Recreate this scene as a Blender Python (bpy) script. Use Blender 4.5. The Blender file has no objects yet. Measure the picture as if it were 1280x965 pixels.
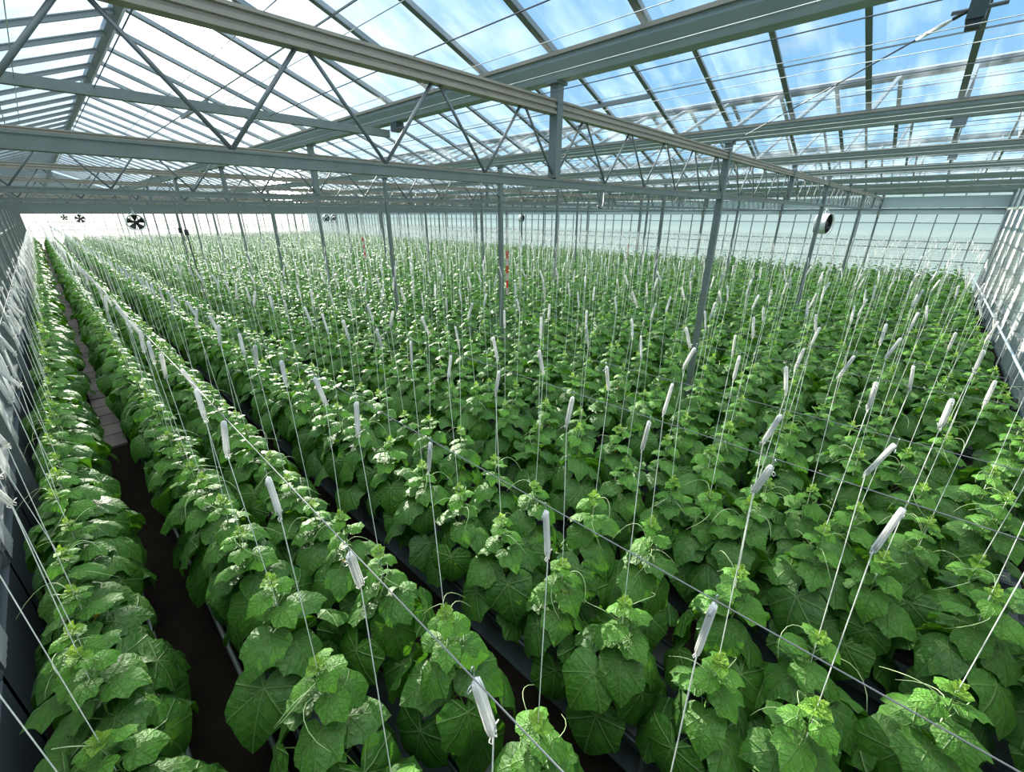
import bpy, math, random
import numpy as np
from mathutils import Vector, Matrix

# The greenhouse: X runs across the bays, Y along the crop rows, Z up (metres).
rnd = random.Random(7)
sc = bpy.context.scene
col = sc.collection
PI = math.pi
EYE = 3.8
F_PX, PITCH, ROLL, YAW = 526.1, math.radians(22.13), math.radians(-0.09), math.radians(46.61)

# ------------------------------------------------------------------ camera
cam = bpy.data.cameras.new('camera')
cam.sensor_fit = 'HORIZONTAL'
cam.sensor_width = 36.0
cam.lens = 36.0 * F_PX / 1280.0
cam.clip_start, cam.clip_end = 0.02, 400
co = bpy.data.objects.new('camera', cam)
col.objects.link(co)
co.location = (0, 0, EYE)
co.rotation_euler = (PI / 2 - PITCH, 0, -YAW)
sc.camera = co

def project(x, y, z):
    """pixel of a world point (1280 x 965 frame) - only used to leave out what the frame never shows"""
    u, v, h = y, x, z - EYE
    fwd = u * math.cos(YAW) + v * math.sin(YAW)
    rt = -u * math.sin(YAW) + v * math.cos(YAW)
    d = fwd * math.cos(PITCH) - h * math.sin(PITCH)
    up = fwd * math.sin(PITCH) + h * math.cos(PITCH)
    if d < 0.05:
        return None
    return 640 + F_PX * rt / d, 482.5 - F_PX * up / d, d

# ------------------------------------------------------------------ materials
def new_mat(name):
    m = bpy.data.materials.new(name)
    m.use_nodes = True
    nt = m.node_tree
    nt.nodes.clear()
    return m, nt, nt.nodes, nt.links

def N(nodes, t, **kw):
    n = nodes.new(t)
    for k, v in kw.items():
        setattr(n, k, v)
    return n

def simple(name, rgb, rough=.5, metal=0., spec=.5, noise=0., nscale=8., trans=0., bump=0.):
    m, nt, ns, ln = new_mat(name)
    out = N(ns, 'ShaderNodeOutputMaterial')
    b = N(ns, 'ShaderNodeBsdfPrincipled')
    b.inputs['Base Color'].default_value = (*rgb, 1)
    b.inputs['Roughness'].default_value = rough
    b.inputs['Metallic'].default_value = metal
    b.inputs['Specular IOR Level'].default_value = spec
    if noise or bump:
        tc = N(ns, 'ShaderNodeTexCoord')
        nz = N(ns, 'ShaderNodeTexNoise')
        nz.inputs['Scale'].default_value = nscale
        nz.inputs['Detail'].default_value = 5
        ln.new(tc.outputs['Object'], nz.inputs['Vector'])
    if noise:
        mx = N(ns, 'ShaderNodeMix', data_type='RGBA')
        mx.inputs[6].default_value = (*[c * (1 - noise) for c in rgb], 1)
        mx.inputs[7].default_value = (*[min(1, c * (1 + noise)) for c in rgb], 1)
        ln.new(nz.outputs['Fac'], mx.inputs[0])
        ln.new(mx.outputs[2], b.inputs['Base Color'])
    if bump:
        bp = N(ns, 'ShaderNodeBump')
        bp.inputs['Strength'].default_value = bump
        bp.inputs['Distance'].default_value = .02
        ln.new(nz.outputs['Fac'], bp.inputs['Height'])
        ln.new(bp.outputs[0], b.inputs['Normal'])
    last = b.outputs[0]
    if trans:
        t = N(ns, 'ShaderNodeBsdfTranslucent')
        t.inputs['Color'].default_value = (*rgb, 1)
        ms = N(ns, 'ShaderNodeMixShader')
        ms.inputs[0].default_value = trans
        ln.new(last, ms.inputs[1]); ln.new(t.outputs[0], ms.inputs[2])
        last = ms.outputs[0]
    ln.new(last, out.inputs[0])
    return m

def leaf_material(name, dark, light, trans_rgb, trans=.17):
    """cucumber leaf: quilted between pale veins that radiate from the petiole; leaf-space x,y in the UV map"""
    m, nt, ns, ln = new_mat(name)
    out = N(ns, 'ShaderNodeOutputMaterial')
    b = N(ns, 'ShaderNodeBsdfPrincipled')
    uv = N(ns, 'ShaderNodeUVMap', uv_map='leaf')
    at = N(ns, 'ShaderNodeAttribute', attribute_name='tone')
    sp = N(ns, 'ShaderNodeSeparateXYZ')
    ln.new(uv.outputs[0], sp.inputs[0])
    def math_(op, a, bb=None, c=None):
        n = N(ns, 'ShaderNodeMath', operation=op)
        for i, v in enumerate((a, bb, c)):
            if v is None: continue
            if isinstance(v, (int, float)): n.inputs[i].default_value = v
            else: ln.new(v, n.inputs[i])
        return n.outputs[0]
    x = math_('SUBTRACT', sp.outputs[0], .5)
    y = math_('SUBTRACT', sp.outputs[1], .3)
    ang = math_('ARCTAN2', x, y)
    r = math_('SQRT', math_('ADD', math_('MULTIPLY', x, x), math_('MULTIPLY', y, y)))
    k = math.radians(48)
    pp = math_('PINGPONG', math_('ADD', ang, k * 4), k / 2)           # 0 on a vein
    dist = math_('MULTIPLY', pp, r)
    vein = math_('SUBTRACT', 1.0, math_('MULTIPLY', dist, 75.0))
    vein = math_('MAXIMUM', vein, 0.0)
    # side veins: chevrons off each main vein
    chev = math_('PINGPONG', math_('SUBTRACT', math_('MULTIPLY', r, 1.0), math_('MULTIPLY', dist, .9)), .045)
    side = math_('MAXIMUM', math_('SUBTRACT', 1.0, math_('MULTIPLY', chev, 130.0)), 0.0)
    vv = math_('MAXIMUM', vein, math_('MULTIPLY', side, .25))
    nz = N(ns, 'ShaderNodeTexNoise'); nz.inputs['Scale'].default_value = 9; nz.inputs['Detail'].default_value = 4
    ln.new(uv.outputs[0], nz.inputs['Vector'])
    vo = N(ns, 'ShaderNodeTexVoronoi'); vo.inputs['Scale'].default_value = 26
    ln.new(uv.outputs[0], vo.inputs['Vector'])
    base = N(ns, 'ShaderNodeMix', data_type='RGBA')
    base.inputs[6].default_value = (*dark, 1); base.inputs[7].default_value = (*light, 1)
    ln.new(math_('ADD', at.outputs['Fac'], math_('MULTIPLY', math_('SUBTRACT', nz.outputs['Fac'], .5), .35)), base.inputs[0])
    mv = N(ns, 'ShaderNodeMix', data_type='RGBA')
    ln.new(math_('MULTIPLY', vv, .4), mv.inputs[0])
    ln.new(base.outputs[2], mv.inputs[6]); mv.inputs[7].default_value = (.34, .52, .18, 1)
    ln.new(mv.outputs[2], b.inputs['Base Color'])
    b.inputs['Roughness'].default_value = .55
    b.inputs['Specular IOR Level'].default_value = .42
    h = math_('ADD', math_('MULTIPLY', vv, -.7), math_('MULTIPLY', vo.outputs['Distance'], .35))
    h = math_('ADD', h, math_('MULTIPLY', math_('SQRT', math_('MULTIPLY', chev, 22.0)), .28))
    h = math_('ADD', h, math_('MULTIPLY', math_('SQRT', math_('MULTIPLY', dist, 6.0)), 1.5))
    bp = N(ns, 'ShaderNodeBump'); bp.inputs['Strength'].default_value = .75; bp.inputs['Distance'].default_value = .012
    ln.new(h, bp.inputs['Height']); ln.new(bp.outputs[0], b.inputs['Normal'])
    t = N(ns, 'ShaderNodeBsdfTranslucent'); t.inputs['Color'].default_value = (*trans_rgb, 1)
    ln.new(bp.outputs[0], t.inputs['Normal'])
    ms = N(ns, 'ShaderNodeMixShader'); ms.inputs[0].default_value = trans
    ln.new(b.outputs[0], ms.inputs[1]); ln.new(t.outputs[0], ms.inputs[2])
    ln.new(ms.outputs[0], out.inputs[0])
    return m

def glass_material():
    """thin horticultural glass: clear, a little sheen, a veil of condensation that gathers low on each pane"""
    m, nt, ns, ln = new_mat('roof_glass')
    out = N(ns, 'ShaderNodeOutputMaterial')
    tr = N(ns, 'ShaderNodeBsdfTransparent'); tr.inputs[0].default_value = (.93, .97, .98, 1)
    gl = N(ns, 'ShaderNodeBsdfGlossy'); gl.inputs['Roughness'].default_value = .15
    tl = N(ns, 'ShaderNodeBsdfTranslucent'); tl.inputs[0].default_value = (.85, .92, .93, 1)
    fr = N(ns, 'ShaderNodeFresnel'); fr.inputs[0].default_value = 1.35
    fm = N(ns, 'ShaderNodeMath', operation='MULTIPLY'); fm.inputs[1].default_value = .09
    ln.new(fr.outputs[0], fm.inputs[0])
    tc = N(ns, 'ShaderNodeTexCoord')
    mp = N(ns, 'ShaderNodeMapping'); mp.inputs['Scale'].default_value = (.7, 1.6, .7)
    nz = N(ns, 'ShaderNodeTexNoise'); nz.inputs['Scale'].default_value = 2.2; nz.inputs['Detail'].default_value = 7
    ln.new(tc.outputs['Object'], mp.inputs[0]); ln.new(mp.outputs[0], nz.inputs['Vector'])
    mr = N(ns, 'ShaderNodeMapRange')
    mr.inputs['From Min'].default_value = .42; mr.inputs['From Max'].default_value = .72
    mr.inputs['To Min'].default_value = .015; mr.inputs['To Max'].default_value = .15
    ln.new(nz.outputs['Fac'], mr.inputs['Value'])
    m1 = N(ns, 'ShaderNodeMixShader'); m2 = N(ns, 'ShaderNodeMixShader')
    ln.new(mr.outputs[0], m1.inputs[0]); ln.new(tr.outputs[0], m1.inputs[1]); ln.new(tl.outputs[0], m1.inputs[2])
    ln.new(fm.outputs[0], m2.inputs[0]); ln.new(m1.outputs[0], m2.inputs[1]); ln.new(gl.outputs[0], m2.inputs[2])
    ln.new(m2.outputs[0], out.inputs[0])
    return m

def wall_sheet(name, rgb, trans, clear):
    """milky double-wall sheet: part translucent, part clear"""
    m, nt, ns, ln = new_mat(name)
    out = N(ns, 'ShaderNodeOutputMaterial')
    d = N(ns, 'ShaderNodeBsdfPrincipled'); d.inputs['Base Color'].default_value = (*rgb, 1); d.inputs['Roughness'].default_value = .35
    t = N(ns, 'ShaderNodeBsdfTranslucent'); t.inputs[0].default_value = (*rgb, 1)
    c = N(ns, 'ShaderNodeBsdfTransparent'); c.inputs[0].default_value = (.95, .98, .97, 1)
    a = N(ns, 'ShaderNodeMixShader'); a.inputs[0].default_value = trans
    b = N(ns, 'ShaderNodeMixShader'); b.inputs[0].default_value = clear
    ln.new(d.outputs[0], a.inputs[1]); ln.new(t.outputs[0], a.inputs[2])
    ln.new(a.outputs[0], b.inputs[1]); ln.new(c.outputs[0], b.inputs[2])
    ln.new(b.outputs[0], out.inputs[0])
    return m

M = dict(
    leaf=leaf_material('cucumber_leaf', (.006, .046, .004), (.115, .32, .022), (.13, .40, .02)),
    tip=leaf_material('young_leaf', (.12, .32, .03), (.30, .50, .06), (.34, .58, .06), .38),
    stem=simple('green_stem', (.14, .26, .06), .5),
    tendril=simple('pale_tendril', (.42, .55, .26), .4),
    petal=simple('yellow_petal', (.85, .5, .03), .5, trans=.3),
    twine=simple('white_twine', (.93, .93, .91), .7, noise=.04, nscale=60, trans=.5),
    string=simple('string', (.88, .90, .86), .6, trans=.2),
    hook=simple('galvanised_wire', (.55, .57, .57), .35, .8),
    wire=simple('crop_wire', (.17, .18, .18), .7, 0),
    darkwire=simple('dark_wire', (.10, .11, .12), .5, .4),
    steel=simple('galvanised_steel', (.17, .20, .19), .5, .4, noise=.22, nscale=14),
    gutter=simple('galvanised_gutter', (.33, .38, .37), .5, .35, noise=.15, nscale=9),
    web=simple('dark_steel_rod', (.15, .17, .17), .5, .3),
    alu=simple('aluminium_bar', (.24, .26, .26), .45, .5),
    pale=simple('pale_aluminium', (.30, .275, .225), .5, .3, noise=.15, nscale=10),
    bundle=simple('folded_screen', (.50, .47, .40), .75, noise=.18, nscale=20),
    black=simple('black_plastic', (.02, .022, .022), .45),
    motor=simple('dark_green_motor', (.03, .05, .045), .4),
    white=simple('white_paint', (.80, .81, .79), .5),
    trough=simple('white_trough', (.07, .09, .10), .65, spec=.2),
    slab=simple('substrate_slab', (.06, .07, .075), .75, noise=.2),
    glass=glass_material(),
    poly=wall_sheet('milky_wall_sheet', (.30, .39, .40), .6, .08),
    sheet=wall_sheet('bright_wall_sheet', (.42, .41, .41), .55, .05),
    teal=wall_sheet('tinted_side_glass', (.10, .15, .15), .35, .15),  # dark grey-green tint is the glass's own colour
    cloth=simple('white_cloth', (.62, .65, .63), .8, noise=.15, trans=.3),
    fascia=simple('pale_fascia', (.55, .64, .63), .55, trans=.25),
    soil=simple('dark_ground', (.010, .008, .006), .95, spec=.04, noise=.5, nscale=5, bump=.5),
    mulch=simple('pale_ground_sheet', (.05, .065, .07), .75, spec=.15, noise=.4),
    concrete=simple('path_concrete', (.13, .115, .10), .85, noise=.25, nscale=12),
    endpipe=simple('pale_blue_pipe', (.34, .42, .46), .6),
    tape_pale=simple('pale_tape', (.55, .42, .38), .6),
    tape_red=simple('red_tape', (.55, .035, .03), .5),
    outside=simple('outside_ground', (.30, .33, .26), .9, noise=.3),
)

# ------------------------------------------------------------------ mesh helper
class MB:
    def __init__(s):
        s.v, s.f, s.uv, s.tone = [], [], None, None
    def add(s, vs, fs):
        o = len(s.v)
        s.v.extend([tuple(p) for p in vs])
        s.f.extend([tuple(i + o for i in f) for f in fs])
        return s
    def box(s, a, b):
        (x0, y0, z0), (x1, y1, z1) = a, b
        return s.add([(x0, y0, z0), (x1, y0, z0), (x1, y1, z0), (x0, y1, z0), (x0, y0, z1), (x1, y0, z1), (x1, y1, z1), (x0, y1, z1)],
                     [(0, 3, 2, 1), (4, 5, 6, 7), (0, 1, 5, 4), (1, 2, 6, 5), (2, 3, 7, 6), (3, 0, 4, 7)])
    def tube(s, pts, r, n=6, cap=True, flat=1.0):
        pts = [Vector(p) for p in pts]
        rs = r if isinstance(r, (list, tuple)) else [r] * len(pts)
        vs, fs = [], []
        ref = None
        for i, p in enumerate(pts):
            t = (pts[min(i + 1, len(pts) - 1)] - pts[max(i - 1, 0)]).normalized()
            if ref is None:
                ref = t.orthogonal().normalized()
            a = (ref - t * ref.dot(t))
            a = a.normalized() if a.length > 1e-6 else t.orthogonal().normalized()
            ref = a
            b = t.cross(a)
            for k in range(n):
                q = 2 * PI * k / n
                vs.append(p + a * (rs[i] * math.cos(q)) + b * (rs[i] * flat * math.sin(q)))
        for i in range(len(pts) - 1):
            for k in range(n):
                fs.append((i * n + k, i * n + (k + 1) % n, (i + 1) * n + (k + 1) % n, (i + 1) * n + k))
        if cap:
            fs.append(tuple(range(n - 1, -1, -1)))
            fs.append(tuple((len(pts) - 1) * n + k for k in range(n)))
        return s.add(vs, fs)
    def profile(s, pts2, axis, a, b):
        """extrude a closed 2-D outline along x or y from a to b (outline is (other axis, z))"""
        n = len(pts2)
        mk = (lambda t, p: (p[0], t, p[1])) if axis == 'y' else (lambda t, p: (t, p[0], p[1]))
        vs = [mk(a, p) for p in pts2] + [mk(b, p) for p in pts2]
        fs = [(i, (i + 1) % n, n + (i + 1) % n, n + i) for i in range(n)] + [tuple(range(n - 1, -1, -1)), tuple(range(n, 2 * n))]
        return s.add(vs, fs)
    def mesh(s, name, mat, smooth=False):
        me = bpy.data.meshes.new(name)
        me.from_pydata(s.v, [], s.f)
        if smooth:
            me.polygons.foreach_set('use_smooth', [True] * len(me.polygons))
        me.materials.append(mat)
        me.update()
        return me
    def obj(s, name, mat, parent=None, smooth=False):
        return link(name, s.mesh(name, mat, smooth), parent)

def link(name, me, parent=None, loc=None, rot=None, scale=None):
    o = bpy.data.objects.new(name, me)
    col.objects.link(o)
    o.parent = parent
    if loc is not None: o.location = loc
    if rot is not None: o.rotation_euler = rot
    if scale is not None: o.scale = scale if hasattr(scale, '__len__') else (scale,) * 3
    return o

def tag(o, label=None, cat=None, group=None, kind=None):
    if label: o['label'] = label
    if cat: o['category'] = cat
    if group: o['group'] = group
    if kind: o['kind'] = kind
    return o

def empty(name, loc=(0, 0, 0), rz=0):
    o = bpy.data.objects.new(name, None)
    o.empty_display_size = .1
    col.objects.link(o)
    o.location = loc
    o.rotation_euler = (0, 0, rz)
    return o

_U = 'first second third fourth fifth sixth seventh eighth ninth tenth eleventh twelfth thirteenth fourteenth fifteenth sixteenth seventeenth eighteenth nineteenth'.split()
_T = {2: 'twent', 3: 'thirt', 4: 'fort', 5: 'fift', 6: 'sixt', 7: 'sevent', 8: 'eight', 9: 'ninet'}
def nth(n):
    if n < 20: return _U[n - 1]
    if n > 99: return str(n) + 'th'
    t, u = divmod(n, 10)
    return _T[t] + 'ieth' if u == 0 else _T[t] + 'y-' + _U[u - 1]

# ------------------------------------------------------------------ layout
X0, BAY, NB = -.88, 4.0, 8                 # valley gutters every 4 m across
XE = X0 + BAY * NB                          # 31.12
Y1, TS, NT = 2.46, 4.62, 17                 # roof trusses along the rows
YN, YF = Y1 - TS, Y1 + TS * (NT - 1)        # near gable -2.16, far gable 76.38
Z_LOW, Z_TOP, Z_GUT, Z_EAVE, Z_RIDGE = EYE + .25, EYE + .79, EYE + .965, EYE + 1.10, EYE + 1.85
Z_WIRE, Z_TIP = EYE - 1.02, EYE - 2.30
rows = [-.52]                                # one row along the left wall, then pairs
for k in range(20):
    a = .42 + 1.585 * k
    for x in (a, a + .62):
        if x < XE - .35: rows.append(x)

# ------------------------------------------------------------------ setting
def plane(name, a, b, z, mat, kind='structure'):
    o = MB().add([(a[0], a[1], z), (b[0], a[1], z), (b[0], b[1], z), (a[0], b[1], z)], [(0, 1, 2, 3)]).obj(name, mat)
    return tag(o, kind=kind)
plane('ground', (-120, -120), (160, 220), -.06, M['outside'])
f = MB().box((X0 - .35, YN - .1, -.05), (XE + .35, YF + .1, 0)).obj('floor', M['soil']); tag(f, kind='structure')
for i in range(1, 14):                       # pale sheet laid under each pair of rows
    a = .42 + 1.585 * (i - 1)
    tag(MB().box((a - .12, YN + .6, .0), (a + .74, YF - 2, .012)).obj('ground_sheet', M['mulch']), kind='structure')
p = MB()
y = 9.5
while y < YF - 3:
    p.box((-.23 + rnd.uniform(-.01, .01), y, 0), (.08 + rnd.uniform(-.01, .01), y + .56, .035 + rnd.uniform(0, .012)))
    y += .6
tag(p.obj('path', M['concrete']), kind='structure')

# far gable (bright sheet), side wall across the bays, near gable, left side wall
def gable_outline(y):
    vs = [(X0 - .27, y, 0), (XE + .27, y, 0), (XE + .27, y, Z_EAVE)]
    for k in range(NB - 1, -1, -1):
        vs.append((X0 + BAY * (k + .5), y, Z_RIDGE)); vs.append((X0 + BAY * k, y, Z_EAVE))
    return vs
vs = gable_outline(YF + .06)
w = MB().add(vs, [tuple(range(len(vs)))]).obj('wall_far', M['sheet']); tag(w, kind='structure')
mul = MB()
x = X0
while x <= XE: mul.box((x - .02, YF - .01, .3), (x + .02, YF + .05, Z_GUT)); x += 1.0
for z in (1.25, 2.1, 3.0): mul.box((X0, YF - .015, z - .025), (XE, YF + .04, z + .025))
mul.obj('mullions', M['alu'], w)
MB().box((X0, YF - .06, Z_LOW - .14), (XE, YF + .04, Z_LOW + .02)).obj('eave_beam', M['steel'], w)

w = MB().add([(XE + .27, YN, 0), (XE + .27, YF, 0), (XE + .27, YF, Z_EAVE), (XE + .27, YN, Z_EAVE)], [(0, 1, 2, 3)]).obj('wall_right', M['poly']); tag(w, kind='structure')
mul = MB()
y = YN
while y <= YF: mul.box((XE + .18, y - .022, .2), (XE + .26, y + .022, Z_EAVE)); y += .77
for z in (EYE - .39, EYE - 1.28, EYE - 1.60, EYE - 2.2): mul.box((XE + .17, YN, z - .02), (XE + .25, YF, z + .02))
mul.obj('mullions', M['alu'], w)
MB().box((XE + .13, YN, EYE + .02), (XE + .22, YF, EYE + .22)).obj('fascia', M['fascia'], w)
MB().box((XE + .12, YN, EYE + .22), (XE + .22, YF, EYE + .31)).obj('eave_beam', M['steel'], w)
MB().box((XE + .13, YN, EYE + .34), (XE + .22, YF, EYE + .86)).obj('upper_fascia', M['fascia'], w)

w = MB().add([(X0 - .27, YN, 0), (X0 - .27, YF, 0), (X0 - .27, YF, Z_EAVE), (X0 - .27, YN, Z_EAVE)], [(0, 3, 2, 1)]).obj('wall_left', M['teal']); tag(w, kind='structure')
mul = MB()
y = YN
while y <= YF: mul.box((X0 - .25, y - .03, 0), (X0 - .16, y + .03, Z_EAVE)); y += 1.54
for z in (.9, 2.0, 3.1): mul.box((X0 - .25, YN, z - .025), (X0 - .17, YF, z + .025))
mul.obj('mullions', M['alu'], w)
MB().box((X0 - .26, YN, 0), (X0 - .16, YF, .75)).obj('plinth', M['trough'], w)
cu = MB()
y = 1.0
while y < YF - 2:
    wd = .38
    pts = []
    for k in range(9):
        pts.append((X0 - .15 + .004 * (k % 2), y + wd * k / 8))
    vs = [(a, b, .75) for a, b in pts] + [(a, b, 2.15) for a, b in pts]
    cu.add(vs, [(k, k + 1, 10 + k, 9 + k) for k in range(8)])
    y += 1.54
cu.obj('white_strip', M['cloth'], w)

vs = gable_outline(YN - .06)
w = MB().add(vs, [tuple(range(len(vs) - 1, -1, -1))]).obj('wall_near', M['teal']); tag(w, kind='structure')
mul = MB()
x = X0
while x <= XE: mul.box((x - .03, YN - .05, 0), (x + .03, YN + .02, Z_EAVE)); x += 2.0
for z in (1.0, 2.75): mul.box((X0, YN - .05, z - .025), (XE, YN + .03, z + .025))
mul.obj('mullions', M['alu'], w)
cu = MB()  # white strips standing in for sunlit bands on the wall cloth
x = X0 + 1.3
while x < XE - .6:
    pts = [(x + .62 * k / 12, YN + .03 + .006 * (k % 2)) for k in range(13)]
    vs = [(a, b, .3) for a, b in pts] + [(a, b, EYE + .2) for a, b in pts]
    cu.add(vs, [(k, k + 1, 14 + k, 13 + k) for k in range(12)])
    x += 2.0
cu.obj('white_strip', M['cloth'], w)
MB().box((X0, YN - .04, Z_LOW - .05), (XE, YN + .08, Z_LOW + .05)).obj('eave_beam', M['steel'], w)

# ------------------------------------------------------------------ roof: each slope a glazed sheet with its bars
BAR = .77
bar_y = []
y = Y1 + .02 - BAR * 6
while y < YF: bar_y.append(y); y += BAR
dx, dz = BAY / 2, Z_RIDGE - Z_EAVE
sl = math.hypot(dx, dz)
def bar_mesh():
    b = MB(); b.box((0, -.016, -.05), (sl, .016, 0)); b.box((0, -.027, -.012), (sl, .027, -.002))
    return b.mesh('glazing_bar', M['alu'])
BARM = bar_mesh()
for k in range(NB):
    for side in (0, 1):
        xg = X0 + BAY * (k + side)
        xr = X0 + BAY * (k + .5)
        r = MB().add([(xg, YN, Z_EAVE + .03), (xr, YN, Z_RIDGE + .03), (xr, YF, Z_RIDGE + .03), (xg, YF, Z_EAVE + .03)], [(0, 1, 2, 3)]).obj('roof_slope', M['glass'])
        tag(r, kind='structure')
        ang = math.atan2(dz, dx)
        def place(y, parent):
            return link('glazing_bar', BARM, parent, (xg, y, Z_EAVE + .02), (0, -ang, 0) if side == 0 else (0, -(PI - ang), 0))
        near = 42 if k < 3 else 0
        for j in range(near):
            o = place(bar_y[j], r)
        rest = MB()
        for y in bar_y[near:]:
            a = Vector((xg, y, Z_EAVE + .0)); b = Vector((xr, y, Z_RIDGE + .0))
            n = 1 if y < 30 else 2
            rest.add([a + Vector((0, -.02, 0)), a + Vector((0, .02, 0)), b + Vector((0, .02, 0)), b + Vector((0, -.02, 0)),
                      a + Vector((0, -.02, -.05)), a + Vector((0, .02, -.05)), b + Vector((0, .02, -.05)), b + Vector((0, -.02, -.05))],
                     [(0, 1, 2, 3), (7, 6, 5, 4), (0, 4, 5, 1), (1, 5, 6, 2), (2, 6, 7, 3), (3, 7, 4, 0)])
        tag(rest.obj('far_glazing_bars', M['alu'], r), kind='stuff')
        # joint line half-way down the glass
        xm, zm = (xg + xr) / 2, (Z_EAVE + Z_RIDGE) / 2
        MB().box((xm - .006, YN, zm + .018), (xm + .006, YF, zm + .03)).obj('glass_joint', M['alu'], r)
        # opened ridge vents: a stout rail across two panes, hinge at the ridge
        if side == 1 and k < 4:
            for j in ((12, 22, 36, 50) if k == 0 else range(6, 70, 12)):
                ya, yb = bar_y[j + 1], bar_y[j + 3]
                fr = MB().box((xm - .02, ya, zm - .03), (xm + .02, yb, zm + .015))
                fr.obj('vent_rail', M['alu'], r)
# ridges and valley gutters
for k in range(NB):
    xr = X0 + BAY * (k + .5)
    o = MB().profile([(xr - .05, Z_RIDGE - .02), (xr, Z_RIDGE - .06), (xr + .05, Z_RIDGE - .02), (xr + .05, Z_RIDGE + .04), (xr, Z_RIDGE + .07), (xr - .05, Z_RIDGE + .04)], 'y', YN, YF).obj('ridge_beam', M['alu'])
    tag(o, 'grey ridge beam of the %s glass roof span from the left wall' % nth(k + 1), 'ridge beam', 'roof ridges', 'structure')
for k in range(NB + 1):
    xg = X0 + BAY * k
    o = empty('valley_gutter', (xg, 0, Z_GUT))
    w0, w1 = .055, .11
    MB().profile([(-w0, 0), (w0, 0), (w0 + .012, .03), (w1, .10), (w1, .15), (w1 - .02, .15), (w1 - .025, .11), (w0 - .01, .03), (-w0 + .01, .03), (-w1 + .025, .11), (-w1 + .02, .15), (-w1, .15), (-w1, .10), (-w0 - .012, .03)], 'y', YN - .1, YF + .1).obj('channel', M['gutter'], o)
    for s in (-1, 1):
        MB().box((s * .115 - .02, YN, .13), (s * .115 + .02, YF, .155)).obj('drip_rail', M['pale'], o)
    tag(o, 'long grey valley gutter between roof spans, %s from the left wall' % nth(k + 1), 'gutter', 'roof gutters')

# ------------------------------------------------------------------ trusses across the bays
def strut(dxn):
    b = MB(); b.tube([(0, 0, 0), (dxn, 0, Z_TOP - Z_LOW - .04)], .0105, 6)
    return b.mesh('web_bar', M['web'], True)
WEB = {s: strut(.4 * s) for s in (-1, 1)}
def chord_bottom():
    b = MB()
    b.profile([(-.03, -.035), (.03, -.035), (.03, .025), (-.03, .025)], 'x', X0, XE)
    b.profile([(-.036, .015), (.036, .015), (.036, .025), (-.036, .025)], 'x', X0, XE)
    return b.mesh('bottom_chord', M['steel'])
def chord_top():
    b = MB()
    h = .05
    b.profile([(-.035, -h), (.035, -h), (.035, -h + .02), (.022, -h + .025), (.022, -.012), (.035, -.008), (.035, .012), (.022, .016), (.022, h - .02), (.035, h - .015), (.035, h),
               (-.035, h), (-.035, h - .015), (-.022, h - .02), (-.022, .016), (-.035, .012), (-.035, -.008), (-.022, -.012), (-.022, -h + .025), (-.035, -h + .02)], 'x', X0, XE)
    return b.mesh('top_chord', M['pale'])
CB, CT = chord_bottom(), chord_top()
STUBM = MB().box((-.035, -.04, Z_LOW - EYE + .04), (.035, .04, Z_GUT - EYE + .01)).box((-.07, -.05, Z_GUT - EYE - .02), (.07, .05, Z_GUT - EYE)).mesh('stub_post', M['steel'])
POSTM = MB().box((-.04, -.045, -EYE), (.04, .045, Z_GUT - EYE)).box((-.08, -.06, Z_GUT - EYE - .03), (.08, .06, Z_GUT - EYE)).box((-.07, -.07, -EYE), (.07, .07, -EYE + .02)).mesh('post', M['steel'])
for t in range(NT - 1):
    yt = Y1 + TS * t
    T = empty('roof_truss', (0, yt, 0))
    tag(T, 'galvanised lattice truss spanning the crop rows, %s truss from the camera end' % nth(t + 1), 'truss', 'roof trusses')
    link('bottom_chord', CB, T, (0, 0, Z_LOW))
    link('top_chord', CT, T, (0, 0, Z_TOP))
    n_web = int((XE - X0) / .8)
    if t < 5:
        for i in range(n_web):
            xb = X0 + .8 * i
            link('web_bar', WEB[1], T, (xb, 0, Z_LOW + .03))
            link('web_bar', WEB[-1], T, (xb + .8, 0, Z_LOW + .03))
    else:
        wb = MB()
        for i in range(n_web):
            xb = X0 + .8 * i
            for s, x in ((.4, xb), (-.4, xb + .8)):
                wb.tube([(x, 0, Z_LOW + .03), (x + s, 0, Z_TOP - .03)], .012, 3, False)
        tag(wb.obj('web', M['web'], T), kind='stuff')
    for k in range(1, NB, 2):
        link('stub_post', STUBM, T, (X0 + BAY * k, 0, EYE))
    if t < 3:
        for x in (XE - .1,):
            MB().box((x - .06, -.05, Z_LOW - .34), (x + .04, .05, Z_LOW - .04)).obj('end_bracket', M['pale'], T)
for li, k in enumerate(range(0, NB + 1, 2)):
    for t in range(NT - 1):
        o = link('steel_post', POSTM, None, (X0 + BAY * k, Y1 + TS * t, EYE))
        where = ('against the left wall', 'in the first line out from the left wall', 'in the second line out from the left wall',
                 'in the third line out from the left wall', 'in front of the right wall')[li]
        tag(o, 'square grey steel post under the gutter, %s from the near end, %s' % (nth(t + 1), where), 'post', 'steel posts')
        o['label'] = 'grey steel post, %s from near end, %s' % (nth(t + 1), where)
# horizontal tie in the first span, between the first two trusses
tg = MB().profile([(4.74, EYE + .81), (4.80, EYE + .81), (4.80, EYE + .88), (4.74, EYE + .88)], 'x', X0, X0 + BAY - .1).obj('tie_beam', M['steel'])
tag(tg, 'grey horizontal tie beam crossing the left roof span behind the first truss', 'beam')
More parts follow.
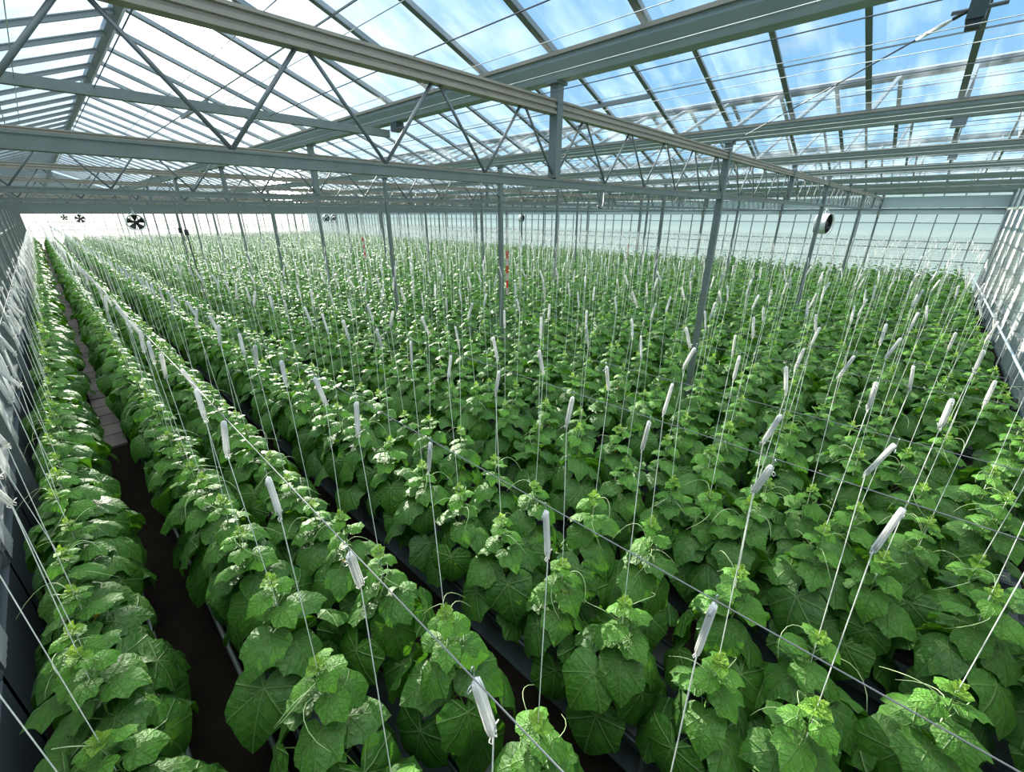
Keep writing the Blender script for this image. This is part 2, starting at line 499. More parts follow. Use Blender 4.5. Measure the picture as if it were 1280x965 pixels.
# screen wires strung along the bays on top of the trusses
SW = {}
for i in range(40):
    x = X0 + .25 + .4 * i
    dark = i % 3 == 0
    key = dark
    if key not in SW:
        SW[key] = MB().tube([(0, YN, 0), (0, YF, 0)], .0035 if dark else .0025, 5).mesh('screen_wire', M['darkwire'] if dark else M['hook'])
    o = link('screen_wire', SW[key], None, (x, 0, Z_TOP + (.075 if i % 2 else .06)))
    tag(o, '%s straight wire strung along the roof trusses, %s wire from the left wall' % ('dark' if dark else 'pale', nth(i + 1)), 'wire', 'screen wires over the trusses')
# diagonal wind-brace rod with its turnbuckle and the box at its upper end
def rod(name, pts, r, mat, parent=None, n=8):
    return MB().tube(pts, r, n).obj(name, mat, parent, True)
A, B = Vector((7.10, 2.44, EYE + .94)), Vector((5.02, .20, EYE + 1.375))
br = empty('brace_rod', tuple(A))
tag(br, 'thin diagonal brace rod with a pale turnbuckle under the blue roof glass', 'brace rod')
rod('rod', [Vector((0, 0, 0)), B - A], .007, M['darkwire'], br)
d = (B - A)
rod('turnbuckle', [d * .86, d * .885, d * .93, d * .95], [.008, .016, .016, .008], M['white'], br)
rod('end_fitting', [d * .95, d * .97, d * 1.0], [.013, .013, .02], M['black'], br)
vb = empty('vent_drive', (5.06, .19, EYE + 1.37))
tag(vb, 'black vent drive box hanging under the roof ridge by the brace rod', 'motor')
MB().box((-.06, -.05, -.07), (.06, .05, .06)).obj('gearbox', M['motor'], vb)
MB().box((-.045, -.04, -.12), (.045, .04, -.07)).obj('motor_housing', M['black'], vb)
rod('drive_shaft', [(0, -.15, 0), (0, .14, 0)], .014, M['darkwire'], vb)
rod('hanger', [(.04, 0, .05), (.06, 0, .47)], .012, M['darkwire'], vb)
for (x, y, lab) in ((X0 + 4, 4.74, 'small dark vent motor bolted beneath the second gutter from the left wall'),
                    (X0 + 8, .12, 'small grey vent motor bolted beneath the third gutter, near the gable'),
                    (X0 + 12, .12, 'small grey vent motor bolted beneath the fourth gutter, near the gable')):
    g = empty('vent_motor', (x, y, Z_GUT - .05))
    tag(g, lab, 'motor', 'vent motors under the gutters')
    MB().box((-.05, -.06, -.04), (.05, .06, .05)).obj('gearbox', M['motor'] if y > 1 else M['alu'], g)
    rod('motor_barrel', [(.05, 0, -.01), (.10, 0, -.01)], .03, M['black'] if y > 1 else M['alu'], g, 12)
    rod('bracket', [(0, -.05, .04), (0, .12, .05)], .01, M['alu'], g)
j = rod('hanging_pipe', [(3.86, 2.42, Z_LOW - .03), (3.86, 2.42, Z_LOW - .15), (3.84, 2.42, Z_LOW - .185), (3.80, 2.42, Z_LOW - .19), (3.76, 2.42, Z_LOW - .17)], .008, M['darkwire'])
tag(j, 'short dark J-shaped pipe hanging from the first truss', 'pipe')
for i, (x, y) in enumerate(((2.86, 15.9), (2.62, 13.9))):
    o = empty('hanging_cable', (x, y, Z_TOP))
    tag(o, ('thin dark cable hanging from the trusses into the crop, left of its twin', 'thin dark cable hanging from the trusses into the crop, right of its twin')[i], 'cable', 'hanging cables')
    rod('cable', [(0, 0, .1), (-.02, 0, -1.2), (0, 0, -2.9)], .016, M['darkwire'], o)
    MB().tube([(-.02, 0, -1.14), (-.02, 0, -1.28)], .045, 8).obj('clamp', M['black'], o)

# ------------------------------------------------------------------ air circulation fans, hung along the rows
def fan_meshes():
    R, L = .25, .26
    h = MB()
    n = 28
    vs, fs = [], []
    prof = [(R * 1.06, -L / 2), (R, -L / 2 + .03), (R, L / 2 - .03), (R * 1.06, L / 2), (R * .97, L / 2 - .02), (R * .95, -L / 2 + .03)]
    for k in range(n):
        a = 2 * PI * k / n
        for r, y in prof: vs.append((r * math.cos(a), y, r * math.sin(a)))
    q = len(prof)
    for k in range(n):
        for i in range(q):
            fs.append((k * q + i, k * q + (i + 1) % q, ((k + 1) % n) * q + (i + 1) % q, ((k + 1) % n) * q + i))
    h.add(vs, fs)
    hub = MB().tube([(0, -.07, 0), (0, -.03, 0), (0, .08, 0)], [.05, .07, .065], 14)
    bl = MB()
    vs = []
    for i in range(6):
        r = .06 + (R - .075) * i / 5
        wd = .05 + .06 * i / 5
        tw = math.radians(48 - 24 * i / 5)
        for s in (-1, 1):
            vs.append((wd * s * math.cos(tw), wd * s * math.sin(tw) * .6, r))
            vs.append((wd * s * math.cos(tw), wd * s * math.sin(tw) * .6 + .006, r))
    fs = []
    for i in range(5):
        a, b = i * 4, i * 4 + 4
        fs += [(a, a + 2, b + 2, b), (a + 1, b + 1, b + 3, a + 3), (a, b, b + 1, a + 1), (a + 2, a + 3, b + 3, b + 2)]
    fs += [(0, 1, 3, 2), (20, 22, 23, 21)]
    bl.add(vs, fs)
    gd = MB()
    for r in (.08, .16, .24):
        gd.tube([(r * math.cos(2 * PI * k / 20), L / 2 - .01, r * math.sin(2 * PI * k / 20)) for k in range(21)], .003, 4, False)
    for k in range(4):
        a = PI * k / 4
        gd.tube([(R * math.cos(a), L / 2 - .01, R * math.sin(a)), (-R * math.cos(a), L / 2 - .01, -R * math.sin(a))], .003, 4)
    hg = MB().tube([(0, 0, R), (0, 0, R + .12)], .03, 8).tube([(-.04, .05, R + .02), (0, 0, R + .14), (.04, -.05, R + .02)], .006, 5).tube([(0, 0, R + .1), (0, 0, .49)], .006, 5)
    ln_ = MB()  # black liner added inside the housing so its open end looks dark
    n = 24
    ln_.add([(R * .94 * math.cos(2 * PI * k / n), y, R * .94 * math.sin(2 * PI * k / n)) for k in range(n) for y in (-L / 2 + .04, L / 2 - .03)],
            [(2 * k, 2 * k + 1, (2 * k + 3) % (2 * n), (2 * k + 2) % (2 * n)) for k in range(n)])
    return h.mesh('housing', M['white'], True), hub.mesh('hub', M['black'], True), bl.mesh('blade', M['black'], True), gd.mesh('guard', M['darkwire']), hg.mesh('hanger', M['hook']), ln_.mesh('dark_liner', M['black'], True)
FM = fan_meshes()
for (x, y, lab) in ((15.75, 2.42, 'white drum fan hanging beside a steel post, seen side-on, nearest of the fans'),
                    (2.42, 20.3, 'round fan with dark blades hanging at the left, larger of the two facing fans'),
                    (2.12, 41.0, 'small round fan far down the left rows, beyond the larger facing fan'),
                    (2.1, 61.0, 'tiniest round fan at the far end of the left rows'),
                    (15.8, 35.0, 'small dark fan hanging far back in the middle of the house'),
                    (18.5, 39.5, 'small fan far back, just right of the middle distant fan'),
                    (25.6, 23.2, 'small round fan hanging far back before the right wall')):
    o = empty('circulation_fan', (x, y, EYE - .24), math.radians(-13) if x == 15.75 else 0)
    if x == 15.75: o.scale = (1.1, 1.2, 1.1)
    tag(o, lab, 'fan', 'circulation fans')
    link('housing', FM[0], o); hb = link('hub', FM[1], o)
    for k in range(5):
        link('blade', FM[2], hb, rot=(0, 2 * PI * k / 5, 0))
    link('guard', FM[3], o); link('hanger', FM[4], o); link('dark_liner', FM[5], o)

# red and white marker tapes hanging in the crop
for (x, y, z0, z1, lab) in ((8.85, 8.55, EYE - 2.15, EYE - .93, 'red and white marker tape hanging in the crop beside the central post'),
                            (11.1, 20.8, EYE - 2.1, EYE - 1.05, 'red and white marker tape hanging in the crop, farthest of three'),
                            (17.6, 9.63, EYE - 2.05, EYE - 1.2, 'faded red and white marker tape hanging in the crop toward the right wall')):
    o = empty('marker_tape', (x, y, z1))
    tag(o, lab, 'marker tape', 'marker tapes in the crop')
    L = z1 - z0
    n = 6
    for i in range(n):
        a, b = -L * i / n, -L * (i + 1) / n
        wv = .05
        s = MB()
        s.add([(-wv, .01 * (i % 2), a), (wv, -.01 * (i % 2), a), (wv, .01 * ((i + 1) % 2), b), (-wv, -.01 * ((i + 1) % 2), b),
               (-wv, .01 * (i % 2) + .008, a), (wv, -.01 * (i % 2) + .008, a), (wv, .01 * ((i + 1) % 2) + .008, b), (-wv, -.01 * ((i + 1) % 2) + .008, b)],
              [(0, 1, 2, 3), (7, 6, 5, 4), (0, 4, 5, 1), (1, 5, 6, 2), (2, 6, 7, 3), (3, 7, 4, 0)])
        b_ = s.obj('tape_band', M['tape_red'] if i % 2 == 0 else M['tape_pale'], o)
    rod('cord', [(0, 0, 0), (0, 0, Z_WIRE - z1)], .004, M['string'], o)

# white pipe along the near gable, pipe rail on the path, growing gutters
o = rod('end_pipe', [(1.5, YN + .55, EYE - 2.37), (XE - .5, YN + .55, EYE - 2.37)], .02, M['endpipe']); tag(o, 'pale blue-grey pipe running along the right-hand ends of the crop rows', 'pipe')
for s, x in ((0, -.30), (1, .16)):
    o = rod('rail_pipe', [(x, .2, .09), (x, YF - 2, .09)], .02, M['steel'])
    tag(o, ('pale heating pipe along the left edge of the dark path', 'pale heating pipe along the right edge of the dark path')[s], 'pipe', 'rail pipes along the path')
STAND = MB().box((-.09, -.015, -.3), (.09, .015, .0)).mesh('stand', M['steel'])
for i, x in enumerate(rows[:17]):
    o = empty('growing_gutter', (x, 0, .3))
    tag(o, 'pale growing trough carrying the %s row of cucumber plants from the left wall' % nth(i + 1), 'trough', 'growing gutters under the rows')
    MB().profile([(-.11, 0), (.11, 0), (.13, .10), (.115, .10), (.10, .015), (-.10, .015), (-.115, .10), (-.13, .10)], 'y', YN + .6, YF - 2.2).obj('trough', M['trough'], o)
    MB().profile([(-.09, .016), (.09, .016), (.09, .095), (-.09, .095)], 'y', YN + .7, YF - 2.3).obj('substrate_slab', M['slab'], o)
    for q in range(8):
        link('stand', STAND, o, (0, YN + .7 + 2.0 * q, 0))
CW = MB().tube([(0, YN + .1, 0), (0, YF - 1.5, 0)], .0022, 6).mesh('crop_wire', M['wire'])
for i, x in enumerate(rows):
    o = link('crop_wire', CW, None, (x, 0, Z_WIRE))
    tag(o, 'taut crop wire carrying twine bobbins above the %s plant row from the left wall' % nth(i + 1), 'wire', 'crop wires over the rows')

# ------------------------------------------------------------------ cucumber plants
OUT = [(0, 1.0), (10, .90), (26, .77), (38, .74), (50, .80), (60, .75), (76, .63), (90, .62), (103, .66), (115, .61), (132, .52), (150, .42), (166, .27), (180, .12)]
def rad(deg):
    d = abs((deg + 180) % 360 - 180)
    for (a, ra), (b, rb) in zip(OUT, OUT[1:]):
        if a <= d <= b: return ra + (rb - ra) * (d - a) / (b - a)
    return .12
def leaf_template(na, rings):
    """leaf-space grid: petiole at the origin, tip on +y, blade length about 1"""
    th = [-180 + 360 * k / na for k in range(na)]
    P = [(0, 0)]
    for r in rings:
        for t in th:
            q = rad(t) * r
            P.append((q * math.sin(math.radians(t)), q * math.cos(math.radians(t))))
    F3 = [(0, 1 + k, 1 + (k + 1) % na) for k in range(na)]
    F4 = []
    for i in range(len(rings) - 1):
        a, b = 1 + i * na, 1 + (i + 1) * na
        for k in range(na): F4.append((a + k, b + k, b + (k + 1) % na, a + (k + 1) % na))
    return np.array(P), F3, F4
TPL = {0: leaf_template(30, (.3, .6, .84, 1.0)), 1: leaf_template(12, (.55, 1.0)), 2: leaf_template(7, (1.0,))}

def leaf_points(lod, size, droop, fold, pleat, rs):
    P, F3, F4 = TPL[lod]
    x, y = P[:, 0], P[:, 1]
    r = np.hypot(x, y); a = np.degrees(np.arctan2(x, y))
    z = pleat * r * (1 - np.cos(2 * np.pi * a / 48)) * .5
    z = z - droop * (np.maximum(y, -.2) ** 2) - fold * np.abs(x) ** 1.6 + .05 * np.sin(3 * a * .0174 + rs.uniform(0, 6)) * r ** 2
    if lod == 0:
        z = z + .022 * np.sin(14 * x + rs.uniform(0, 6)) * np.sin(13 * y + rs.uniform(0, 6))
    return np.stack([x, y, z], 1) * size

class LeafMesh:
    def __init__(s): s.V, s.T, s.F3, s.F4, s.UV, s.n = [], [], [], [], [], 0
    def leaf(s, lod, size, mat3, pos, droop, fold, pleat, tone, rs):
        P, F3, F4 = TPL[lod]
        L = leaf_points(lod, size, droop, fold, pleat, rs)
        W = L @ mat3.T + pos
        s.V.append(W); s.T.append(np.full(len(W), tone))
        s.UV.append(P * .55 + np.array([.5, .3]))
        s.F3.append(np.array(F3) + s.n)
        if F4: s.F4.append(np.array(F4) + s.n)
        s.n += len(W)
    def add_copy(s, other, R, pos, tone):
        """another leaf mesh, turned and moved, as plain arrays"""
        V, T, F3, F4, UV = other
        s.V.append(V @ R.T + pos); s.T.append(np.clip(T + tone, 0, 1)); s.UV.append(UV)
        s.F3.append(F3 + s.n)
        if len(F4): s.F4.append(F4 + s.n)
        s.n += len(V)
    def arrays(s):
        return (np.concatenate(s.V), np.concatenate(s.T), np.concatenate(s.F3), np.concatenate(s.F4) if s.F4 else np.zeros((0, 4), int), np.concatenate(s.UV))
    def mesh(s, name, mats, split=None):
        V, T, F3, F4, UV = s.arrays()
        me = bpy.data.meshes.new(name)
        me.vertices.add(len(V)); me.vertices.foreach_set('co', V.astype(np.float32).ravel())
        loops = np.concatenate([F3.ravel(), F4.ravel()]).astype(np.int32)
        starts = np.concatenate([np.arange(len(F3)) * 3, len(F3) * 3 + np.arange(len(F4)) * 4]).astype(np.int32)
        me.loops.add(len(loops)); me.loops.foreach_set('vertex_index', loops)
        me.polygons.add(len(starts)); me.polygons.foreach_set('loop_start', starts)
        me.polygons.foreach_set('use_smooth', np.ones(len(starts), bool))
        u = me.uv_layers.new(name='leaf')
        u.data.foreach_set('uv', UV[loops].astype(np.float32).ravel())
        a = me.attributes.new('tone', 'FLOAT', 'POINT')
        a.data.foreach_set('value', T.astype(np.float32))
        for m in mats: me.materials.append(m)
        me.update(calc_edges=True)
        me.validate()
        return me

def frame(az, pitch, roll):
    """leaf axes in plant space: +y points out along az and pitch (negative = hanging), normal up"""
    y = np.array([math.cos(az) * math.cos(pitch), math.sin(az) * math.cos(pitch), math.sin(pitch)])
    x = np.array([math.sin(az), -math.cos(az), 0.0])
    z = np.cross(x, y)
    c, s_ = math.cos(roll), math.sin(roll)
    x2 = x * c + z * s_; z2 = -x * s_ + z * c
    return np.stack([x2, y, z2], 1)

H = Z_TIP                                  # tip height above the floor
BASE = .38
def plan(rs, n=17):
    """leaf stations up the stem: (z, azimuth, petiole, size, pitch, roll, droop, fold, tone)"""
    out = []
    az = rs.uniform(0, 6.28)
    for i in range(n):
        t = i / (n - 1)
        z = BASE + .10 + (H - .035 - BASE - .10) * t ** .82
        az += 2.4 + rs.uniform(-.35, .35)
        size = .30 if t < .3 else .30 - (.30 - .07) * ((t - .3) / .7) ** .85
        size *= rs.uniform(.88, 1.1)
        pet = size * (rs.uniform(.55, .78) if t > .35 else rs.uniform(.8, 1.15))
        pitch = math.radians(rs.uniform(-62, -26) if t < .4 else (rs.uniform(-30, 0) if t < .65 else rs.uniform(-14, 12)))
        out.append((z, az, pet, size, pitch, rs.uniform(-.35, .35), rs.uniform(.40, .70), rs.uniform(.25, .55), min(1, max(0, .18 + .62 * t ** 2.4 + rs.uniform(-.1, .1)))))  # tone rises with height: young leaves paler, low ones darkened like canopy shade
    return out
def station_tip(z, az, pet, wob):
    up = pet * .62
    return np.array([wob[0] + math.cos(az) * pet * .85, wob[1] + math.sin(az) * pet * .85, z + up * .6])
def wobble(z, ph): return (.012 * math.sin(5 * z + ph), .012 * math.cos(4 * z + ph))

def plant_variant(seed):
    rs = random.Random(seed)
    ph = rs.uniform(0, 6)
    st = plan(rs)
    big, tip = LeafMesh(), LeafMesh()
    stem = MB()
    zs = [BASE + (H - BASE) * k / 10 for k in range(11)]
    stem.tube([(*wobble(z, ph), z) for z in zs], [.0075 - .0035 * k / 10 for k in range(11)], 6)
    for (z, az, pet, size, pitch, roll, droop, fold, tone) in st:
        wob = wobble(z, ph)
        e = station_tip(z, az, pet, wob)
        m = (np.array([*wob, z]) + e) / 2 + np.array([0, 0, pet * .12])
        stem.tube([(*wob, z), tuple(m), tuple(e)], [.0042, .0036, .003], 5, False)
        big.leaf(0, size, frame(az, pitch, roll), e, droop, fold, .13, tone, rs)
    az = rs.uniform(0, 6)
    for i in range(7):                      # crown of unfolding leaves at the growing point
        az += 2.4
        s = (.070, .055, .045, .038, .030, .025, .020)[i]
        zz = H - .03 + .013 * i
        tip.leaf(0, s, frame(az, math.radians((0, 12, 25, 38, 52, 64, 75)[i]), 0), np.array([math.cos(az) * .012, math.sin(az) * .012, zz]), .15, -.35, .1, .35 + .09 * i, rs)
    tend = []
    for i in range(3):
        a0 = rs.uniform(0, 6.28); z0 = H - rs.uniform(.03, .28); L = rs.uniform(.16, .3)
        pts = []
        turn = rs.uniform(.3, .9) * rs.choice((-1, 1))
        for k in range(9):
            q = k / 8
            rr = .01 + L * q
            cc = a0 + turn * q * q
            pts.append((rr * math.cos(cc), rr * math.sin(cc), z0 + .5 * L * math.sin(q * 2.4) - .5 * L * q * q))
        tend.append(MB().tube(pts, [.0026 - .0012 * k / 8 for k in range(9)], 5).mesh('tendril', M['tendril'], True))
    fl = MB()
    a0 = rs.uniform(0, 6.28); c = Vector((.07 * math.cos(a0), .07 * math.sin(a0), H - rs.uniform(.2, .45)))
    for k in range(5):
        a = 2 * PI * k / 5
        dv = Vector((math.cos(a), math.sin(a), .35)); sv = Vector((-math.sin(a), math.cos(a), 0))
        fl.add([c, c + dv * .012 + sv * .008, c + dv * .028, c + dv * .012 - sv * .008, c + Vector((0, 0, -.002))], [(0, 1, 2, 3), (4, 3, 2, 1)])
    fl.tube([(0, 0, c.z - .02), tuple(c)], .002, 4)
    return dict(stem=stem.mesh('stem', M['stem'], True), foliage=big.mesh('foliage', [M['leaf']]), tip=tip.mesh('growing_tip', [M['tip']]), tendrils=tend, flower=fl.mesh('flower', M['petal']))
VAR = [plant_variant(100 + i) for i in range(9)]

def lod_variant(seed, lod, n):
    rs = random.Random(seed)
    b = LeafMesh()
    for (z, az, pet, size, pitch, roll, droop, fold, tone) in plan(rs, n):
        k = 1.0 if lod == 1 else 1.12
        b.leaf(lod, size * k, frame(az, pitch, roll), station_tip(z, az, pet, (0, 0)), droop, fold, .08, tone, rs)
    az = 0
    for i in range(5 if lod == 1 else 3):
        az += 2.4
        b.leaf(lod, .085 - .012 * i, frame(az, math.radians(10 + 14 * i), 0), np.array([0, 0, H - .03 + .02 * i]), .1, -.3, .05, 1.0, rs)
    return b.arrays()
LOD1 = [lod_variant(300 + i, 1, 17) for i in range(8)]
LOD2 = [lod_variant(400 + i, 2, 12) for i in range(8)]

# where the plants stand: first the ones measured, then on at the same pace
SEED_Y = {1: [-.1, .54, 1.12, 1.85, 2.58, 3.25, 3.75], 2: [-1.0, -.42, .19, .82, 1.54, 2.3, 2.9, 3.46, 4.04, 4.59], 3: [-1.35, -.75, -.19, .27, .85, 1.39, 2.05, 2.6],
          4: [-1.3, -.7, -.15, .37, 1.01, 1.52, 2.15], 5: [-1.45, -.9, -.36, .03, .57, .87, 1.21, 1.75], 6: [-1.3, -.9, -.55, -.12, .2, .57, 1.1, 1.6]}
spots = []
for i, x in enumerate(rows):
    ys = list(SEED_Y.get(i, []))
    step = .42 if i == 0 else (.56 if i < 5 else .58)
    y = (ys[-1] + step) if ys else (.75 if i == 0 else YN + .75 + rnd.uniform(0, .4))
    while y < YF - 3:
        ys.append(y); y += step * rnd.uniform(.88, 1.12)
    for yy in ys:
        if yy > YN + .6:
            spots.append((i, x + rnd.uniform(-.03, .03), yy + rnd.uniform(-.02, .02), rnd.uniform(.9, 1.07), rnd.uniform(0, 6.28), rnd.randrange(1 << 20)))
def in_frame(x, y, z0, z1, pad):
    for z in (z0, (z0 + z1) / 2, z1):
        q = project(x, y, z)
        if q and -pad < q[0] < 1280 + pad and -pad < q[1] < 965 + pad: return q
    return None
seen, unseen = [], []
for s in spots:
    q = in_frame(s[1], s[2], H - .7, H, 8)
    (seen if q else unseen).append((s, q[2] if q else 0))
seen.sort(key=lambda a: a[1])
near, far = seen[:300], seen[300:]
near_set = sorted((a[0] for a in near), key=lambda s: (s[0], s[2]))
count = {}
ROW_NAME = lambda i: '%s row from the left wall' % nth(i + 1)
for (i, x, y, k, rz, sd) in near_set:
    count[i] = count.get(i, 0) + 1
    v = VAR[sd % len(VAR)]
    o = empty('cucumber_plant', (x, y, 0), rz)
    o.scale = (rnd.uniform(.92, 1.1), rnd.uniform(.92, 1.1), k)
    tag(o, 'leafy cucumber plant on its string, %s back in the %s' % (nth(count[i]), ROW_NAME(i)), 'plant', 'cucumber plants in rows')
    link('stem', v['stem'], o); link('foliage', v['foliage'], o); link('growing_tip', v['tip'], o)
    for t in v['tendrils'][:2 + sd % 2]: link('tendril', t, o)
    if sd % 3 == 0: link('flower', v['flower'], o)
big = LeafMesh()
rest = [(s, d) for s, d in far] + [(s, 3.0 if abs(s[1]) < 6 and s[2] < 8 else 30) for s, _ in unseen]
for (i, x, y, k, rz, sd), d in rest:
    c, s_ = math.cos(rz), math.sin(rz)
    R = np.array([[c, -s_, 0], [s_, c, 0], [0, 0, k]])
    src = LOD1[sd % 8] if d < 17 else LOD2[sd % 8]
    big.add_copy(src, R, np.array([x, y, 0]), ((sd >> 5) % 100) / 100 * .14 - .07)
o = link('cucumber_crop', big.mesh('cucumber_crop', [M['leaf']]))
tag(o, 'dense green cucumber crop filling the far rows of the greenhouse', 'crop', None, 'stuff')

# ------------------------------------------------------------------ twine bobbins: wire hook, wound twine, hanging string
def bobbin_variant(seed):
    rs = random.Random(seed)
    L = rs.uniform(.19, .225)
    hk = MB()
    hk.tube([(-.004, 0, -.004), (-.006, 0, .006), (0, 0, .011), (.006, 0, .004), (.004, 0, -.02), (0, 0, -.045)], .0016, 5)
    lp = [(-.012 + .012 * math.cos(2 * PI * k / 10), 0, -.055 + .010 * math.sin(2 * PI * k / 10)) for k in range(11)]
    hk.tube(lp, .0016, 5, False)
    wd = rs.uniform(.013, .016)
    zz = [-.03, -.037, -.06, -.09, -.03 - L * .55, -.03 - L * .8, -.03 - L * .93, -.03 - L]
    rr = [wd * .35, wd * .8, wd, wd * 1.02, wd, wd * 1.03, wd * .85, wd * .4] if seed % 2 else [wd * .8, wd * .95, wd, wd * 1.02, wd, wd * 1.02, wd, wd * .85]
    tw = MB().tube([(0, 0, z) for z in zz], rr, 12, True, .62)
    for k in range(9):                       # single turns of twine standing proud of the bundle
        a = 2 * PI * k / 9
        tw.tube([(rr[j] * 1.0 * math.cos(a), rr[j] * .62 * math.sin(a), zz[j]) for j in range(1, 7)], .0024, 4)
    ends = MB()
    for k in range(2):
        sgn = 1 if k else -1
        ends.tube([(.006 * sgn, 0, -.02 - L), (.016 * sgn, .004, -.035 - L), (.010 * sgn, .002, -.05 - L), (.002 * sgn, 0, -.03 - L)], .002, 4)
    ends.tube([(0, 0, -.03 - L), (.02, .006, -.02 - L), (.03, .0, -.012 - L)], .002, 4)
    return hk.mesh('hook', M['hook'], True), tw.mesh('wound_twine', M['twine'], True), ends.mesh('loose_end', M['twine'], True), L
BOB = [bobbin_variant(50 + i) for i in range(5)]
STR = MB().tube([(0, 0, 0), (0, 0, -1.0)], .0023, 5).mesh('string', M['string'])

bseen = []
for s in spots:
    q = in_frame(s[1], s[2], H, Z_WIRE, 4)
    if q: bseen.append((s, q[2]))
bseen.sort(key=lambda a: a[1])
bnear = sorted((a[0] for a in bseen[:300]), key=lambda s: (s[0], s[2]))
bcount = {}
for (i, x, y, k, rz, sd) in bnear:
    bcount[i] = bcount.get(i, 0) + 1
    hk, tw, en, L = BOB[sd % 5]
    o = empty('twine_bobbin', (x, y, Z_WIRE))
    tag(o, 'white twine wound on a hook, %s back along the wire over the %s' % (nth(bcount[i]), ROW_NAME(i).replace(' from the left wall', '')), 'twine bobbin', 'twine bobbins on the crop wires')
    rs = random.Random(sd)
    ta, tb = rs.uniform(-.28, .28), rs.uniform(-.38, .25)
    rot = (ta, tb, rs.uniform(-.9, .9))
    Rm = Matrix.Rotation(rot[2], 3, 'Z') @ Matrix.Rotation(rot[1], 3, 'Y') @ Matrix.Rotation(rot[0], 3, 'X')
    link('hook', hk, o, rot=(0, 0, rot[2]))
    t_ = link('wound_twine', tw, o, rot=rot)
    link('loose_end', en, t_)
    e = Rm @ Vector((0, 0, -.03 - L))
    bottom = Vector((0, 0, (.45 + rs.uniform(0, .1)) - Z_WIRE))
    bottom.z = (H * k - .25) - Z_WIRE
    dv = bottom - e
    q = Vector((0, 0, -1)).rotation_difference(dv).to_euler()
    link('string', STR, o, tuple(e), tuple(q), (1, 1, dv.length))
tw = MB()
for (i, x, y, k, rz, sd), d in bseen[300:]:
    rs = random.Random(sd)
    dxx, dyy = rs.uniform(-.05, .05), rs.uniform(-.05, .05)
    tw.tube([(x, y, Z_WIRE - .02), (x + dxx, y + dyy, Z_WIRE - .23)], .015, 4, False, .7)
    tw.tube([(x + dxx, y + dyy, Z_WIRE - .23), (x, y, H * k - .15)], .0032, 3, False)
o = tw.obj('distant_twine', M['twine'])
tag(o, 'white twine bobbins and strings hanging over the far crop rows', 'twine', None, 'stuff')

# ------------------------------------------------------------------ light
SUN = Vector((.261, .929, .262)).normalized()
sun = bpy.data.lights.new('sun', 'SUN')
sun.energy = 14.0
sun.color = (1.0, .93, .80)
sun.angle = math.radians(.8)
so = bpy.data.objects.new('sun', sun)
col.objects.link(so)
so.rotation_euler = (-SUN).to_track_quat('-Z', 'Y').to_euler()

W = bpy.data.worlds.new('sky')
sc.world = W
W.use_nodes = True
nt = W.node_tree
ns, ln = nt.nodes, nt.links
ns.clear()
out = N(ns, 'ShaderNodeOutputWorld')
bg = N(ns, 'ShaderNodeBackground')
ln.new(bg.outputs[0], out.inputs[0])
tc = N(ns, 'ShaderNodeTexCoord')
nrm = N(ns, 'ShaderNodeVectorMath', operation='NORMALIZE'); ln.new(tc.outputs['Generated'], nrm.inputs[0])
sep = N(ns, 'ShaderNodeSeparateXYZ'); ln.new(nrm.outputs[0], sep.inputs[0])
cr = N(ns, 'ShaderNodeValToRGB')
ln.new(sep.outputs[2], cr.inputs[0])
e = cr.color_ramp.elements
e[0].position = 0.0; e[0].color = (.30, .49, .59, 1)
e[1].position = 1.0; e[1].color = (3.6, 3.75, 3.9, 1)  # overhead sky out of view, brightened to light the plants from above
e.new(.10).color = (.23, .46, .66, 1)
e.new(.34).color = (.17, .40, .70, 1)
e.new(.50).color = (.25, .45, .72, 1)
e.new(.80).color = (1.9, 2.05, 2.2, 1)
mp = N(ns, 'ShaderNodeMapping'); mp.inputs['Scale'].default_value = (1.2, 1.2, 4.5)
ln.new(nrm.outputs[0], mp.inputs[0])
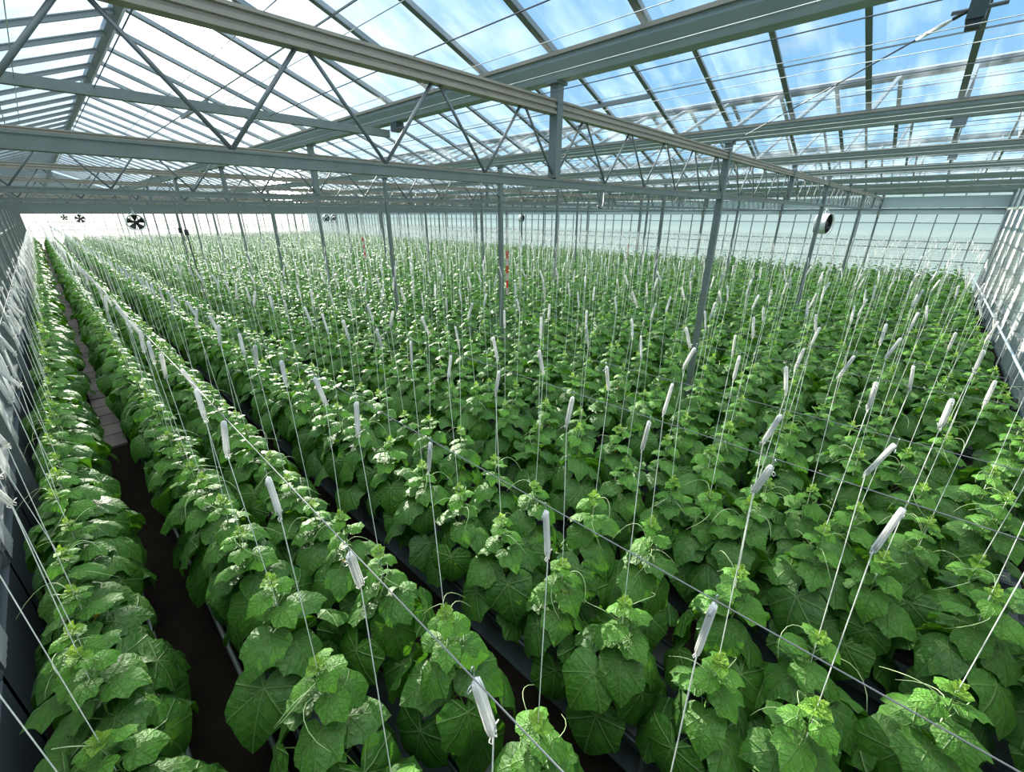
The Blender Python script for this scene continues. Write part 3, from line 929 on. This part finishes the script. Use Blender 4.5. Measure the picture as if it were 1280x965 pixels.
nz = N(ns, 'ShaderNodeTexNoise'); nz.inputs['Scale'].default_value = 2.6; nz.inputs['Detail'].default_value = 8; nz.inputs['Roughness'].default_value = .58
ln.new(mp.outputs[0], nz.inputs['Vector'])
mr = N(ns, 'ShaderNodeMapRange'); mr.inputs['From Min'].default_value = .54; mr.inputs['From Max'].default_value = .86
ln.new(nz.outputs['Fac'], mr.inputs['Value'])
cl = N(ns, 'ShaderNodeMix', data_type='RGBA'); cl.inputs[7].default_value = (.50, .56, .61, 1)
ln.new(mr.outputs[0], cl.inputs[0]); ln.new(cr.outputs[0], cl.inputs[6])
dp = N(ns, 'ShaderNodeVectorMath', operation='DOT_PRODUCT'); dp.inputs[1].default_value = SUN
ln.new(nrm.outputs[0], dp.inputs[0])
def mth(op, a, b):
    n = N(ns, 'ShaderNodeMath', operation=op)
    for i, v in enumerate((a, b)):
        if isinstance(v, (int, float)): n.inputs[i].default_value = v
        else: ln.new(v, n.inputs[i])
    return n.outputs[0]
c = mth('MAXIMUM', dp.outputs['Value'], 0.0)
glow = mth('ADD', mth('ADD', mth('MULTIPLY', mth('POWER', c, 9.0), .22), mth('MULTIPLY', mth('POWER', c, 40.0), .8)), mth('MULTIPLY', mth('POWER', c, 900.0), 9.0))
gc = N(ns, 'ShaderNodeMix', data_type='RGBA', blend_type='ADD'); gc.inputs[0].default_value = 1.0
gv = N(ns, 'ShaderNodeVectorMath', operation='SCALE'); gv.inputs[0].default_value = (1.0, .95, .84)
ln.new(glow, gv.inputs['Scale'])
ln.new(cl.outputs[2], gc.inputs[6]); ln.new(gv.outputs[0], gc.inputs[7])
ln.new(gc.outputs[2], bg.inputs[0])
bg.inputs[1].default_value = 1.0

# ------------------------------------------------------------------ view
sc.view_settings.view_transform = 'Standard'
sc.view_settings.look = 'None'
sc.view_settings.exposure = 0.5
sc.view_settings.gamma = 1.0
sc.view_settings.use_curve_mapping = False
cy = sc.cycles
cy.max_bounces = 6
cy.diffuse_bounces = 2
cy.glossy_bounces = 2
cy.transmission_bounces = 3
cy.transparent_max_bounces = 24
cy.sample_clamp_indirect = 4.0
